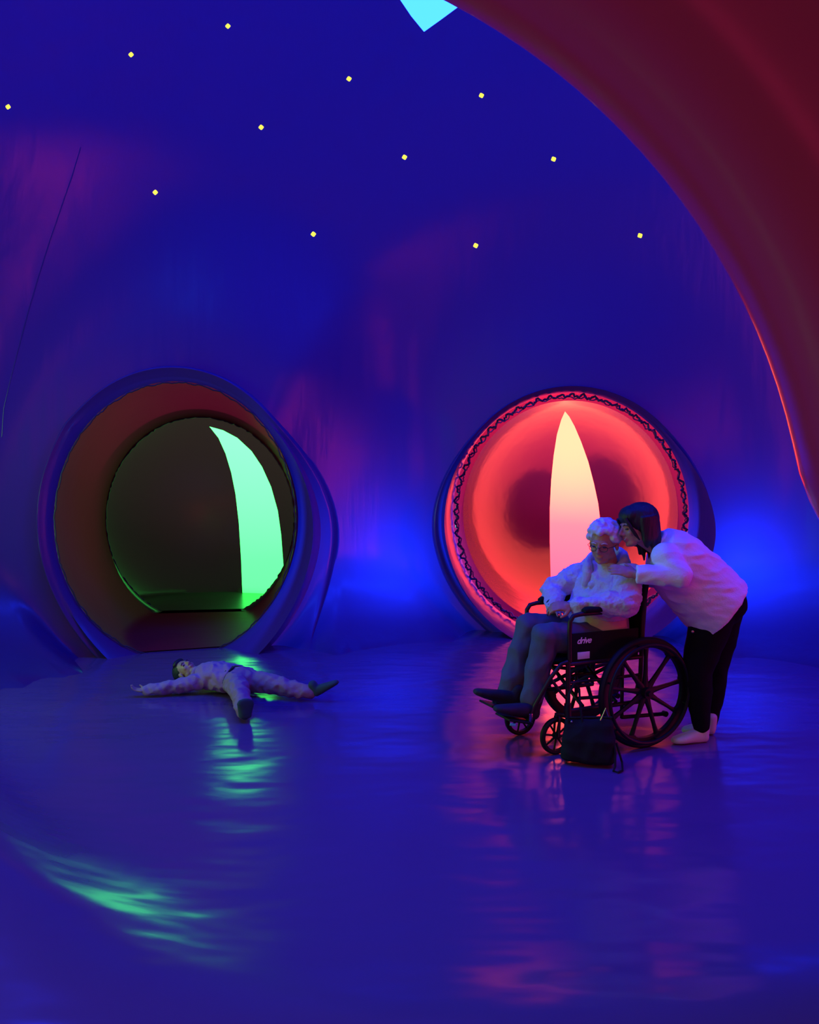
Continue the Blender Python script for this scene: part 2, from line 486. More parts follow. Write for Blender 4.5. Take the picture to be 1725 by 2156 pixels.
# blue flange joining the red arch to the blue dome
m = MB(); nf = 12
def flange(ph, f):
    a = red_pt(ph, 0)
    q = (AMAX * math.cos(ph), AMAX * math.sin(ph)); b = ell_pt(*q); b.y += 0
    P = a.lerp(b, f); P.y = YCUT + 0.01 + 0.25 * math.sin(PI * f); return P
m.add([flange(2 * PI * i / nr, j / nf) for i in range(nr) for j in range(nf + 1)],
      [(i * (nf + 1) + j, ((i + 1) % nr) * (nf + 1) + j, ((i + 1) % nr) * (nf + 1) + j + 1, i * (nf + 1) + j + 1) for i in range(nr) for j in range(nf)])
link('wall_front', m.mesh('wall_front'), M_blue, kind='structure')
def flange_fill(ph0, ph1, f0, f1, mat, n, sail=True):  # glowing panel added on the unseen flange, for reflections in the far wall
    def fn(u, v):
        w = (1 - u ** 2.2) if sail else 1 - abs(2 * u - 1) ** 2.5
        P = flange((ph0 + ph1) / 2 + (ph1 - ph0) / 2 * w * (2 * v - 1), f0 + (f1 - f0) * u); P.y += 0.03; return P
    m = MB(); m.grid(fn, 16, 8)
    return link('window_%d' % n, m.mesh('fill_panel'), mat, kind='structure')
flange_fill(0.17, 0.25, 0.17, 0.27, W_rose4, 34)
flange_fill(1.25, 1.85, 0.12, 0.50, W_cyan2, 35, False)
flange_fill(2.25, 2.75, 0.10, 0.55, W_cyan2, 36, False)
def red_dome_fill(ph0, ph1, s0, s1, mat, n):
    """sail-shaped glowing panel, pointed at its far end; added out of view for its light"""
    def fn(u, v):
        w = 1 - u ** 2.2
        c = (ph0 + ph1) / 2; h = (ph1 - ph0) / 2
        return red_pt(c + h * w * (2 * v - 1), s0 + (s1 - s0) * u, 0.985)
    m = MB(); m.grid(fn, 24, 8)
    return link('window_%d' % n, m.mesh('fill_panel'), mat, kind='structure')

red_dome_fill(3.06, 3.34, 0.80, 0.895, W_rose5, 30)
red_dome_fill(0.42, 0.80, 0.82, 0.93, W_rose3, 31)
red_dome_fill(1.15, 2.15, 0.45, 0.95, W_green2, 32)

# ------------------------------------------------------------------ tunnels and chambers
def tunnel(T, az, length, ra2, rb2, z2, mat, name, bulge=0.10):
    def hole(ph):
        X = T.cx + T.ra * math.cos(ph); return V((X, T.Y + T.tilt * (X - T.cx), T.cz + T.rb * math.sin(ph)))
    ax = V((math.sin(az), math.cos(az), 0)); side = V((math.cos(az), -math.sin(az), 0))
    c2 = V((T.cx, T.Y, 0)) + ax * length; c2.z = z2
    def end(ph): return c2 + side * ra2 * math.cos(ph) + V((0, 0, rb2 * math.sin(ph)))
    m = MB(); n, k = 120, 24
    def pt(ph, f):
        a = hole(ph); b = end(ph); P = a.lerp(b, f)
        r = side * math.cos(ph) + V((0, 0, math.sin(ph)))
        P = P + r * bulge * math.sin(PI * f); P.z = max(P.z, 0.012); return P
    m.add([pt(2 * PI * i / n, j / k) for i in range(n) for j in range(k + 1)],
          [(i * (k + 1) + j, ((i + 1) % n) * (k + 1) + j, ((i + 1) % n) * (k + 1) + j + 1, i * (k + 1) + j + 1) for i in range(n) for j in range(k)])
    link(name, m.mesh(name), mat, kind='structure')
    T.c2, T.ax, T.side, T.ra2, T.rb2, T.hole, T.end = c2, ax, side, ra2, rb2, hole, end
tunnel(TL, math.radians(-9), 2.12, 1.0, 1.11, 1.0, M_lin_l, 'wall_left')
tunnel(TR, math.radians(10.5), 0.5, 1.05, 1.12, 1.10, M_lin_r, 'wall_tunnel')

def chamber(T, sail_px, mat, wmat, name, wname, R=2.1, D=0.95, off=0.8, A0=118, A1=140):
    C = T.c2 + T.ax * off; C.z = 1.15
    up = V((0, 0, 1))
    def mp(p, q):
        al = math.hypot(p, q)
        n = V((0, 0, 1)) if al < 1e-9 else V((math.sin(al) * p / al, math.sin(al) * q / al, math.cos(al)))
        # last stretch pulls in to the tunnel ring
        P = C + T.side * n.x * R + up * n.y * R + T.ax * n.z * D
        if al > AE0:
            f = sstep(AE0, AE, al); ph = math.atan2(q, p); E = T.end(ph)
            P = P.lerp(E, f)
        P.z = max(P.z, 0.012)
        return P
    AE0, AE = math.radians(A0), math.radians(A1)
    def ray(px, py):
        d = raydir(px, py); o = V((0, 0, CAMZ)) - C
        f = lambda v: V((v.dot(T.side) / R, v.z / R, v.dot(T.ax) / D))
        o, d = f(o), f(d)
        a = d.dot(d); b = 2 * o.dot(d); c = o.dot(o) - 1
        t = (-b + math.sqrt(max(0, b * b - 4 * a * c))) / (2 * a); n = o + d * t
        al = math.acos(max(-1, min(1, n.z))); h = math.hypot(n.x, n.y)
        return (al * n.x / h, al * n.y / h)
    lp = []
    for i in range(len(sail_px)):
        a = sail_px[i]; b = sail_px[(i + 1) % len(sail_px)]
        for j in range(3): lp.append(ray(a[0] + (b[0] - a[0]) * j / 3, a[1] + (b[1] - a[1]) * j / 3))
    NBn = 120
    loops = {'sail': lp, '~outer': [(AE * math.cos(2 * PI * k / NBn), AE * math.sin(2 * PI * k / NBn)) for k in range(NBn)]}
    pts = []; st = 0.05; y = -AE; row = 0
    while y < AE:
        x = -AE + (st / 2 if row % 2 else 0)
        while x < AE:
            if math.hypot(x, y) < AE - 0.02 and dist_loop(lp, x, y) > 0.012: pts.append((x, y))
            x += st
        y += st * 0.866; row += 1
    r = cdt_surface(pts, loops, mp, lambda x, y: math.hypot(x, y) < AE, zmin=-0.15)
    link(name, r[''].mesh(name), mat, kind='structure')
    w = link(wname, r['sail'].mesh(wname), wmat, kind='structure')
    return w
chamber(TL, [(441, 898), (470, 906), (500, 922), (530, 950), (552, 983), (571, 1025), (585, 1075), (592, 1125), (597, 1190), (599, 1262), (511, 1262), (508, 1180), (503, 1100), (496, 1040), (487, 995), (475, 955), (460, 922)],
        M_ch_l, W_green, 'wall_far_left', 'window_20', R=1.6, D=1.3, off=0.5)
chamber(TR, [(1190, 866), (1199, 877), (1210, 897), (1224, 930), (1239, 972), (1251, 1018), (1260, 1060), (1266, 1110), (1268, 1170), (1267, 1220), (1260, 1268), (1166, 1268), (1160, 1220), (1158, 1140), (1158, 1070), (1161, 1010), (1166, 960), (1173, 915), (1182, 884)],
        M_ch_r, W_pink, 'wall_far_right', 'window_21', R=1.15, D=2.1, off=0.05, A0=68, A1=92)

# ------------------------------------------------------------------ floor
def floor_z(x, y):
    z = 0.0
    # soft threshold ridge where the red dome meets the blue dome
    yc = 2.22 + 0.30 * min(0, x) ** 2
    sg = 0.30 + 0.16 * sstep(-0.3, -1.4, x)
    z += (0.05 + 0.29 * sstep(-0.4, -2.4, x)) * math.exp(-((y - yc) / sg) ** 2)
    return z
m = MB()
def fl(u, v):
    x, y = -8 + 16 * u, -5 + 19 * v
    return V((x, y, floor_z(x, y)))
m.grid(fl, 200, 260)
link('floor', m.mesh('floor'), M_floor, kind='structure')

#@@OBJECTS
# ------------------------------------------------------------------ lacing where the dome is laced to the tunnels
M_cord = plain('dark_lacing', (0.03, 0.012, 0.03), 0.5)
M_tab = plain('red_seam_tape', (0.32, 0.03, 0.06), 0.3)
def lacing(T, name, rnd, amp, mat, count, r0=0.011, inset=0.03):
    rg = random.Random(rnd); m = MB(); n = count * 8; pts_ = []
    C = V((T.cx, 0, T.cz))
    def base(ph):
        P = T.hole(ph); inw = V((T.cx - P.x, 0, T.cz - P.z)).normalized()
        return P + inw * inset - T.ax * 0.02, inw
    for i in range(n):
        ph = 2 * PI * i / n; P, inw = base(ph)
        w = amp * 0.8 * math.sin(i * 2 * PI / 8) + amp * 0.7 * rg.uniform(-1, 1)
        pts_.append(P + inw * w + T.ax * rg.uniform(-0.4, 0.4) * amp)
    m.tube(pts_, r0, 6, closed=True)
    return link(name, m.mesh(name), mat, kind='structure')
lacing(TR, 'trim_1', 3, 0.018, M_cord, 64)
lacing(TR, 'trim_2', 5, 0.013, M_tab, 47, 0.007, 0.045)
lacing(TL, 'trim_3', 8, 0.006, M_cord, 40, 0.006, 0.012)
m = MB(); rg = random.Random(4)
m.tube([TL.end(2 * PI * i / 240) - TL.ax * 0.01 + V((rg.uniform(-1, 1), 0, rg.uniform(-1, 1))) * 0.007 for i in range(240)], 0.009, 6, closed=True)
link('trim_4', m.mesh('trim_4'), M_cord, kind='structure')

m = MB(); m.tube([blue_map(*wall_pq(*c)) for c in ((170, 310), (152, 370), (128, 440), (104, 510), (82, 580), (60, 655), (40, 730), (22, 800), (8, 860), (4, 920))], 0.004, 6)
link('trim_5', m.mesh('trim_5'), M_blue, kind='structure')

# ------------------------------------------------------------------ wheelchair
WA = math.radians(204)
WO = V((1.172, 4.886, 0))
RW = Matrix.Rotation(WA, 3, 'Z')
def W(lx, ly, z): return WO + RW @ V((lx, ly, z))
M_blk = plain('black_rubber', (0.006, 0.006, 0.007), 0.6, spec=0.3)
M_frame = plain('dark_red_painted_steel', (0.018, 0.004, 0.008), 0.45, spec=0.4)
M_spoke = plain('black_plastic', (0.006, 0.006, 0.007), 0.5, spec=0.3)
M_vinyl = plain('black_upholstery', (0.006, 0.007, 0.008), 0.85, spec=0.2, bump=0.001, bscale=120)
M_steel = plain('steel', (0.5, 0.5, 0.5), 0.25, metal=1)
M_white = plain('pale_print', (0.75, 0.8, 0.8), 0.6)
M_teal = plain('teal_reflector', (0.1, 0.8, 0.6), 0.3)
wc = empty('wheelchair', WO, WA, 'black folding wheelchair with nine-spoke wheels carrying the white-haired person', 'wheelchair')
def wpart(name, mb, mat, parent=wc, label=None, smooth=True):
    return link(name, mb.mesh(name, smooth=smooth), mat, parent, label=label)
def circ(c, r, n=64, ax='y', wob=0, k=9, ph=0):
    c = V(c); out = []
    for i in range(n):
        a = 2 * PI * i / n; rr = r + (wob * max(0, math.cos(k * (a - ph))) ** 6 if wob else 0)
        out.append(c + V((rr * math.cos(a), 0, rr * math.sin(a))))
    return out
WR = 0.305
for sy in (1, -1):
    y = 0.285 * sy
    t = MB(); 
    prof_t = [(-0.017, WR - 0.03), (-0.019, WR - 0.012), (-0.011, WR - 0.002), (0, WR), (0.011, WR - 0.002), (0.019, WR - 0.012), (0.017, WR - 0.03)]
    n = 96
    t.rings([[V((r * math.cos(2 * PI * i / n), y + dy, WR + r * math.sin(2 * PI * i / n))) for dy, r in prof_t] for i in range(n)], closed=True)
    tyre = wpart('wheel', t, M_blk)
    rim = MB(); n = 144; rr_ = []
    for i in range(n):
        a = 2 * PI * i / n
        inner = WR - 0.058 - 0.010 * max(0, math.cos(9 * (a - 0.85))) ** 8
        rr_.append([V((r * math.cos(a), y + dy, WR + r * math.sin(a))) for dy, r in [(-0.012, inner), (-0.015, WR - 0.028), (0.015, WR - 0.028), (0.012, inner)]])
    rim.rings(rr_, closed=True)
    wpart('rim', rim, M_spoke, tyre)
    hr = MB(); hr.tube(circ((0, y + 0.045 * sy, WR), WR - 0.038, 96), 0.010, 8, closed=True)
    for k in range(6):
        a = 2 * PI * k / 6 + 0.3; d = V((math.cos(a), 0, math.sin(a)))
        hr.tube([V((0, y + 0.012 * sy, WR)) + d * (WR - 0.042), V((0, y + 0.045 * sy, WR)) + d * (WR - 0.038)], 0.006, 6)
    wpart('handrim', hr, M_spoke, tyre)
    hub = MB()
    hub.caps((0, y - 0.035, WR), (0, y + 0.035, WR), 0.034, 0.030, 24, flat=True)
    hub.caps((0, y + 0.03 * sy, WR), (0, y + 0.05 * sy, WR), 0.016, 0.014, 16, flat=True)
    hub_o = wpart('hub', hub, M_spoke, tyre)
    for k in range(9):
        # nine flat tapering spokes
        a = math.radians(131 + 40 * k); d = V((math.cos(a), 0, math.sin(a))); s_ = V((-d.z, 0, d.x)); c0 = V((0, y, WR))
        sp = MB(); wd = (0.020, 0.012, 0.009, 0.013)
        sp.rings([[c0 + d * r + s_ * w * ca + V((0, 0.011 * sa, 0)) for ca, sa in [(1, .6), (.5, 1), (-.5, 1), (-1, .6), (-1, -.6), (-.5, -1), (.5, -1), (1, -.6)]] for r, w in zip((0.022, 0.09, 0.19, WR - 0.048), wd)])
        wpart('spoke', sp, M_spoke, tyre)
# frame: two side frames + cross brace
for sy in (1, -1):
    y = 0.215 * sy
    f = MB()
    f.tube([(-0.02, y, 0.10 + 0.17), (-0.03, y, 0.5), (-0.045, y, 0.80), (-0.07, y, 0.93)], 0.0125)                 # back post
    f.tube([(0.455, y, 0.17), (0.455, y, 0.5)], 0.0135)                      # front post
    f.tube([(-0.03, y, 0.485), (0.46, y, 0.485)], 0.0125)                                               # seat rail
    f.tube([(-0.02, y, 0.235), (0.46, y, 0.235)], 0.0125)                                               # lower rail
    f.tube([(-0.02, y, 0.385), (0.46, y, 0.385)], 0.009)
    f.tube([(-0.02, y, 0.235), (0.0, y, WR), (-0.02, y, 0.385)], 0.010)
    f.tube([(0.10, y, 0.235), (0.10, y, 0.485)], 0.010)
    f.caps((0, y - 0.0, WR), (0, 0.285 * sy, WR), 0.012, 0.012, 12)
    wpart('side_frame', f, M_frame)
    g = MB(); g.tube([(-0.055, y, 0.92), (-0.075, y, 0.955), (-0.11, y, 0.965), (-0.20, y, 0.962)], [0.0125, 0.014, 0.017, 0.016])
    wpart('push_handle', g, M_blk)
    # armrest
    arm = MB(); arm.tube([(0.445, y, 0.50), (0.448, y, 0.66), (0.445, y, 0.715), (0.425, y, 0.742), (0.38, y, 0.75), (0.1, y, 0.75), (0.0, y, 0.748)], 0.0125)
    ar = wpart('armrest', arm, M_frame)
    pad = MB(); pad.loft([((0.36, y, 0.765), (0, 0.020, 0), (0, 0, 0.010)), ((0.34, y, 0.77), (0, 0.026, 0), (0, 0, 0.016)), ((0.05, y, 0.77), (0, 0.026, 0), (0, 0, 0.016)), ((0.0, y, 0.768), (0, 0.020, 0), (0, 0, 0.010))], 16, 3)
    wpart('arm_pad', pad, M_vinyl, ar)
    sg = MB(); sg.box((0.215, y + 0.0 * sy, 0.566), (0.44, 0.008, 0.165), bev=0.003)
    sgo = wpart('skirt_guard', sg, M_vinyl)
    # anti-tip bar
    at_ = MB(); at_.tube([(0.10, y, 0.16), (-0.20, y, 0.145)], 0.011); at_.tube([(0.10, y, 0.235), (0.10, y, 0.155)], 0.010)
    at_.caps((-0.20, y - 0.012, 0.145), (-0.20, y + 0.012, 0.145), 0.016, 0.016, 16, flat=True)
    wpart('anti_tip_bar', at_, M_blk)
    # castor
    fk = MB(); cx, cy = 0.505, 0.185 * sy
    fk.caps((0.455, y, 0.20), (0.455, y, 0.275), 0.020, 0.020, 16, flat=True)
    fk.tube([(0.455, y, 0.21), (0.49, cy, 0.212), (0.51, cy, 0.212)], 0.014)
    for s2 in (1, -1):
        fk.tube([(0.49, cy, 0.212), (0.50, cy + 0.022 * s2, 0.20), (cx, cy + 0.024 * s2, 0.10)], 0.007, 8)
    fk_o = wpart('castor_fork', fk, M_frame)
    CR = 0.100
    cw = MB(); n = 64; pt_ = [(-0.011, CR - 0.024), (-0.014, CR - 0.010), (-0.008, CR - 0.001), (0.008, CR - 0.001), (0.014, CR - 0.010), (0.011, CR - 0.024)]
    cw.rings([[V((cx + r * math.cos(2 * PI * i / n), cy + dy, CR + r * math.sin(2 * PI * i / n))) for dy, r in pt_] for i in range(n)], closed=True)
    cwo = wpart('castor_wheel', cw, M_blk)
    hb = MB(); hb.caps((cx, cy - 0.018, CR), (cx, cy + 0.018, CR), 0.017, 0.017, 16, flat=True)
    for k in range(8):
        a = 2 * PI * k / 8 + 0.2; d = V((math.cos(a), 0, math.sin(a)))
        hb.tube([V((cx, cy, CR)) + d * 0.012, V((cx, cy, CR)) + d * (CR - 0.022)], [0.0065, 0.0048], 8)
    wpart('castor_spokes', hb, M_spoke, cwo)
    # footrest hanger
    h = MB(); fy = 0.13 * sy
    h.tube([(0.46, y, 0.50), (0.50, y, 0.49), (0.56, y - 0.01 * sy, 0.42), (0.64, y - 0.03 * sy, 0.28), (0.665, y - 0.04 * sy, 0.21)], 0.0115)
    h.tube([(0.46, y, 0.30), (0.50, y, 0.34), (0.56, y - 0.01 * sy, 0.42)], 0.009)
    ho = wpart('footrest_hanger', h, M_frame)
    lift = 0.045 if sy < 0 else 0.0
    fp = MB(); Rf = Matrix.Rotation(math.radians(-14), 3, 'Y')
    fp.box((0.735 - lift, fy, 0.205), (0.15, 0.15, 0.012), Rf, bev=0.004)
    fp.box((0.665, y - 0.045 * sy, 0.205), (0.03, 0.03, 0.05), bev=0.004)
    wpart('footplate', fp, M_blk, ho)
    hs = MB(); hs.box((0.672, y - 0.022 * sy, 0.215), (0.022, 0.008, 0.05), bev=0.002)
    wpart('steel_clip', hs, M_steel, ho, 'bright steel clip')
    if sy > 0:
        tl = MB(); tl.box((0.79, 0.209, 0.200), (0.035, 0.004, 0.014), Matrix.Rotation(math.radians(-14), 3, 'Y'), bev=0.0015)
        wpart('reflector', tl, M_teal, ho, 'small teal reflector')
        # lettering and sticker on the guard facing the camera
        cu = bpy.data.curves.new('t', 'FONT'); cu.body = 'drive'; cu.size = 0.048; cu.extrude = 0.0006; cu.shear = 0.35; cu.offset = 0.0009; cu.space_character = 0.92
        to = bpy.data.objects.new('t', cu); COL.objects.link(to)
        bpy.context.evaluated_depsgraph_get().update()
        me = bpy.data.meshes.new_from_object(to.evaluated_get(bpy.context.evaluated_depsgraph_get())); bpy.data.objects.remove(to)
        for v in me.vertices: v.co = V((0.405 - v.co.x * 1.02, y + 0.0055 + v.co.z, 0.592 + v.co.y))
        link('lettering', me, M_white, sgo, label='pale lettering')
        st = MB(); st.box((0.360, y + 0.005, 0.527), (0.078, 0.002, 0.038), bev=0.0006)
        wpart('sticker', st, plain('sticker_paper', (0.55, 0.75, 0.8), 0.5), sgo, 'light blue rectangular sticker')
cb = MB()
cb.tube([(0.12, -0.215, 0.25), (0.12, 0.215, 0.475)], 0.011); cb.tube([(0.14, 0.215, 0.25), (0.14, -0.215, 0.475)], 0.011)
cb.tube([(0.34, -0.215, 0.25), (0.34, 0.215, 0.475)], 0.011); cb.tube([(0.36, 0.215, 0.25), (0.36, -0.215, 0.475)], 0.011)
cb.caps((0.11, 0, 0.362), (0.37, 0, 0.362), 0.008, 0.008)
wpart('cross_brace', cb, M_frame)
se = MB(); se.grid(lambda u, v: V((0.0 + 0.46 * u, -0.215 + 0.43 * v, 0.487 - 0.02 * math.sin(PI * v))), 6, 10)
se.grid(lambda u, v: V((0.0 + 0.46 * u, -0.215 + 0.43 * v, 0.479 - 0.02 * math.sin(PI * v))), 6, 10)
wpart('seat', se, M_vinyl)
bk = MB(); bk.grid(lambda u, v: V((-0.040 - 0.028 * v - 0.02 * math.sin(PI * u), -0.21 + 0.42 * u, 0.50 + 0.40 * v)), 10, 8)
bk.grid(lambda u, v: V((-0.048 - 0.028 * v - 0.02 * math.sin(PI * u), -0.21 + 0.42 * u, 0.50 + 0.40 * v)), 10, 8)
wpart('backrest', bk, M_vinyl)

# ------------------------------------------------------------------ people
def folds(scale, amp, sx=1, sy=1, sz=1, seed=0):
    def f(P, n):
        q = V((P.x * scale * sx + seed, P.y * scale * sy, P.z * scale * sz))
        a = noise.noise(q); b = noise.noise(q * 2.3 + V((5, 1, 2)))
        return amp * ((1 - abs(a) * 2) * 0.7 + b * 0.5 - 0.3)
    return f
M_skin = plain('skin', (0.46, 0.21, 0.15), 0.5, bump=0.0006, bscale=90, vary=0.08)
M_fleece = plain('pale_fleece', (0.52, 0.45, 0.60), 0.95, bump=0.004, bscale=85, sheen=0.3, vary=0.08)
M_fleece2 = plain('white_jacket_fabric', (0.78, 0.77, 0.80), 0.9, bump=0.002, bscale=110, sheen=0.25, vary=0.05)
M_cuff = plain('dark_cuff', (0.02, 0.02, 0.03), 0.8)
M_jumper = plain('cream_jumper', (0.55, 0.45, 0.36), 0.9, bump=0.002, bscale=100)
M_greytr = plain('grey_trousers', (0.08, 0.08, 0.11), 0.85, bump=0.001, bscale=200, vary=0.1)
M_blacktr = plain('black_leggings', (0.005, 0.005, 0.006), 0.9, spec=0.15)
M_shoe = plain('dark_suede_shoe', (0.014, 0.013, 0.018), 0.8, bump=0.0008, bscale=150)
M_sock = plain('pale_sock', (0.62, 0.66, 0.58), 0.9, bump=0.0015, bscale=160)
M_hairw = plain('white_hair', (0.66, 0.60, 0.68), 0.75, bump=0.006, bscale=60, sheen=0.4, stretch=(1, 1, .5))
M_hairb = plain('black_hair', (0.008, 0.006, 0.007), 0.55, bump=0.003, bscale=45, stretch=(3, 3, .4))
M_lens = plain('glasses_frame', (0.03, 0.03, 0.04), 0.25)
M_eye = plain('eye_dark', (0.03, 0.02, 0.02), 0.3)
M_lip = plain('lips', (0.42, 0.15, 0.14), 0.5)
M_mauve = plain('mauve_cotton', (0.34, 0.15, 0.28), 0.9, bump=0.0015, bscale=120, vary=0.08)
M_grey_c = plain('greyish_cotton', (0.30, 0.14, 0.22), 0.9, bump=0.0015, bscale=120, vary=0.08)
M_dsock = plain('dark_teal_sock', (0.025, 0.05, 0.06), 0.9, bump=0.001, bscale=150)
M_button = plain('brass_snap', (0.7, 0.5, 0.3), 0.3, metal=1)

def frame3(fwd, up):
    f = V(fwd).normalized(); s_ = V(up).cross(f).normalized(); u = f.cross(s_)   # s_ = person's left
    return Matrix((s_, f, u)).transposed()        # columns: x = left, y = forward, z = up
def head_prims(mb, C, M, k=1.0, nose=1.0):
    """adult head, local x left, y forward, z up; C = middle of the head"""
    def P(x, y, z): return C + M @ (V((x, y, z)) * k)
    mb.ell(P(0, -0.012, 0.030), (0.074 * k, 0.094 * k, 0.084 * k), M, 28, 18)      # cranium
    mb.ell(P(0, 0.030, -0.020), (0.062 * k, 0.062 * k, 0.082 * k), M, 28, 18)      # face
    mb.ell(P(0, 0.048, -0.085), (0.040 * k, 0.036 * k, 0.026 * k), M)              # jaw
    mb.ell(P(0, 0.074, -0.094), (0.018 * k, 0.014 * k, 0.014 * k), M)              # chin
    mb.ell(P(0, 0.078, 0.022), (0.048 * k, 0.014 * k, 0.012 * k), M)               # brow
    for s_ in (1, -1):
        mb.ell(P(0.036 * s_, 0.064, -0.026), (0.022 * k, 0.020 * k, 0.020 * k), M)   # cheek
        mb.ell(P(0.076 * s_, -0.004, -0.012), (0.010 * k, 0.020 * k, 0.031 * k), M)  # ear
        mb.ell(P(0.042 * s_, 0.010, -0.062), (0.024 * k, 0.040 * k, 0.028 * k), M)   # jaw side
        mb.ell(P(0.010 * s_, 0.096, -0.034), (0.009 * k, 0.010 * k, 0.008 * k), M)   # nostril
    mb.caps(P(0, 0.088, 0.012), P(0, 0.106 + 0.004 * nose, -0.026), 0.008 * k, 0.011 * k, 12)
    mb.ell(P(0, 0.090, -0.057), (0.022 * k, 0.009 * k, 0.0065 * k), M)
    mb.ell(P(0, 0.088, -0.069), (0.019 * k, 0.009 * k, 0.0065 * k), M)
    return P
def eyes(P, M, k, root, mat=None):
    for s_ in (1, -1):
        e = MB(); e.ell(P(0.030 * s_, 0.0800, -0.002), (0.0135 * k, 0.009 * k, 0.0055 * k), M, 16, 10)
        link('eye', e.mesh('eye', root.location), M_eye, root)
        e = MB(); e.tube([P(0.014 * s_, 0.093, 0.018), P(0.031 * s_, 0.092, 0.024), P(0.048 * s_, 0.080, 0.018)], [0.002 * k, 0.003 * k, 0.0015 * k], 8)
        link('eyebrow', e.mesh('eyebrow', root.location), mat or M_hairb, root)
    e = MB(); e.ell(P(0, 0.0945, -0.063), (0.020 * k, 0.005 * k, 0.0065 * k), M, 16, 10)
    link('lips', e.mesh('lips', root.location), M_lip, root)
def hand_prims(mb, wrist, d, palm_n, k=1.0, curl=0.5, thumb=1, spread=0.06):
    """d: direction of the hand, palm_n: direction the palm faces; thumb = +1/-1 side"""
    d = V(d).normalized(); n = V(palm_n); n = (n - d * n.dot(d)).normalized(); s_ = d.cross(n) * thumb; w = V(wrist)
    M = Matrix((s_, d, n)).transposed()
    mb.ell(w + d * 0.045 * k, (0.040 * k, 0.052 * k, 0.016 * k), M, 20, 12)
    mb.caps(w - d * 0.02 * k, w + d * 0.03 * k, 0.026 * k, 0.024 * k)
    for j, (off, L, r) in enumerate([(0.028, 0.072, 0.0088), (0.010, 0.080, 0.0090), (-0.009, 0.074, 0.0086), (-0.027, 0.058, 0.0076)]):
        p = w + (d * 0.080 + s_ * off) * k; dd = (d + s_ * off * spread * 40).normalized()
        mb.caps(w + (d * 0.03 + s_ * off * 0.7) * k, p, r * 1.25 * k, r * 1.15 * k, 10)
        for seg, (fl, sh) in enumerate([(0.42, 0.45), (0.75, 0.33), (0.65, 0.22)]):
            a = curl * fl; ax = s_ * thumb
            dn = (dd * math.cos(a) + n * math.sin(a)).normalized()
            q = p + dn * L * sh * k
            mb.caps(p, q, r * k * (1.0 - 0.08 * seg), r * k * (0.94 - 0.1 * seg), 10); p = q; n2 = (n * math.cos(a) - dd * math.sin(a)).normalized(); dd = dn; n = n2
        n = V(palm_n); n = (n - d * n.dot(d)).normalized()
    p = w + (d * 0.020 + s_ * 0.026) * k
    q = p + (d * 0.55 + s_ * 0.75 + n * 0.35).normalized() * 0.036 * k; r_ = q + (d * 0.85 + s_ * 0.35 + n * 0.35).normalized() * 0.030 * k
    mb.caps(p, q, 0.013 * k, 0.0105 * k, 10); mb.caps(q, r_, 0.0105 * k, 0.0085 * k, 10)

# ---- white-haired person seated in the wheelchair (chair coordinates through W)
root = empty('person', W(0.1, 0, 0), 0, 'white-haired person in glasses and pale fleece jacket sitting in the wheelchair, hands clasped', 'person')
off = root.location
Fv = RW @ V((1, 0, 0)); Lv = RW @ V((0, 1, 0)); UP = V((0, 0, 1))
HC = at(1272, 1143, 4.78); HM = frame3((-0.50, -0.83, -0.20), (0.05, 0, 1))
b = MB(); P = head_prims(b, HC, HM, 0.97)
b.caps(W(0.03, 0, 0.95), HC + HM @ V((0, -0.015, -0.05)), 0.060, 0.052)
b.loft([(W(0.10, 0, 0.57), Lv * 0.14, Fv * 0.10), (W(0.06, 0, 0.75), Lv * 0.14, Fv * 0.10), (W(0.03, 0, 0.93), Lv * 0.13, Fv * 0.08)])
SN, EN, WN = W(0.03, 0.17, 0.93), W(0.12, 0.27, 0.800), at(1205, 1277, 4.66)
SF, EF, WF = W(0.03, -0.17, 0.93), at(1166, 1243, 5.04), at(1165, 1280, 4.85)
for a, e_, w_ in ((SN, EN, WN), (SF, EF, WF)):
    b.caps(a, e_, 0.045, 0.036); b.caps(e_, w_, 0.036, 0.026)
KN, KF = W(0.525, 0.105, 0.620), W(0.50, -0.10, 0.640)
AN, AF = at(1119, 1474, 4.53), at(1068, 1463, 4.70)
for h, kk, a in ((W(0.10, 0.09, 0.575), KN, AN), (W(0.10, -0.09, 0.575), KF, AF)):
    b.caps(h, kk, 0.065, 0.048); b.caps(kk, a, 0.045, 0.032)
hand_prims(b, WN, at(1176, 1276, 4.66) - WN, V((-0.3, 0.5, -0.6)), 0.95, 0.75, 1)
hand_prims(b, WF, at(1188, 1284, 4.70) - WF, V((0.1, -0.2, -0.9)), 0.95, 0.6, -1)
link('body', remesh(b, 0.0048, 3, off), M_skin, root)
eyes(P, HM, 0.97, root, M_hairw)
# hair: short curly cap
h = MB(); rg = random.Random(11)
for i in range(150):
    th = rg.uniform(0, 2 * PI); zz = rg.uniform(-0.35, 1); r = math.sqrt(1 - zz * zz)
    x, yy, z = r * math.cos(th), r * math.sin(th), zz
    if yy > 0.55 and z < 0.42: continue
    if yy > 0.25 and z < -0.05: continue
    h.ell(HC + HM @ V((x * 0.081, -0.014 + yy * 0.099, 0.036 + z * 0.088)), (0.021, 0.021, 0.019), None, 10, 8)
h.ell(HC + HM @ V((0, -0.024, 0.044)), (0.080, 0.092, 0.086), HM)
link('hair', remesh(h, 0.005, 3, off, folds(28, 0.006, seed=3)), M_hairw, root)
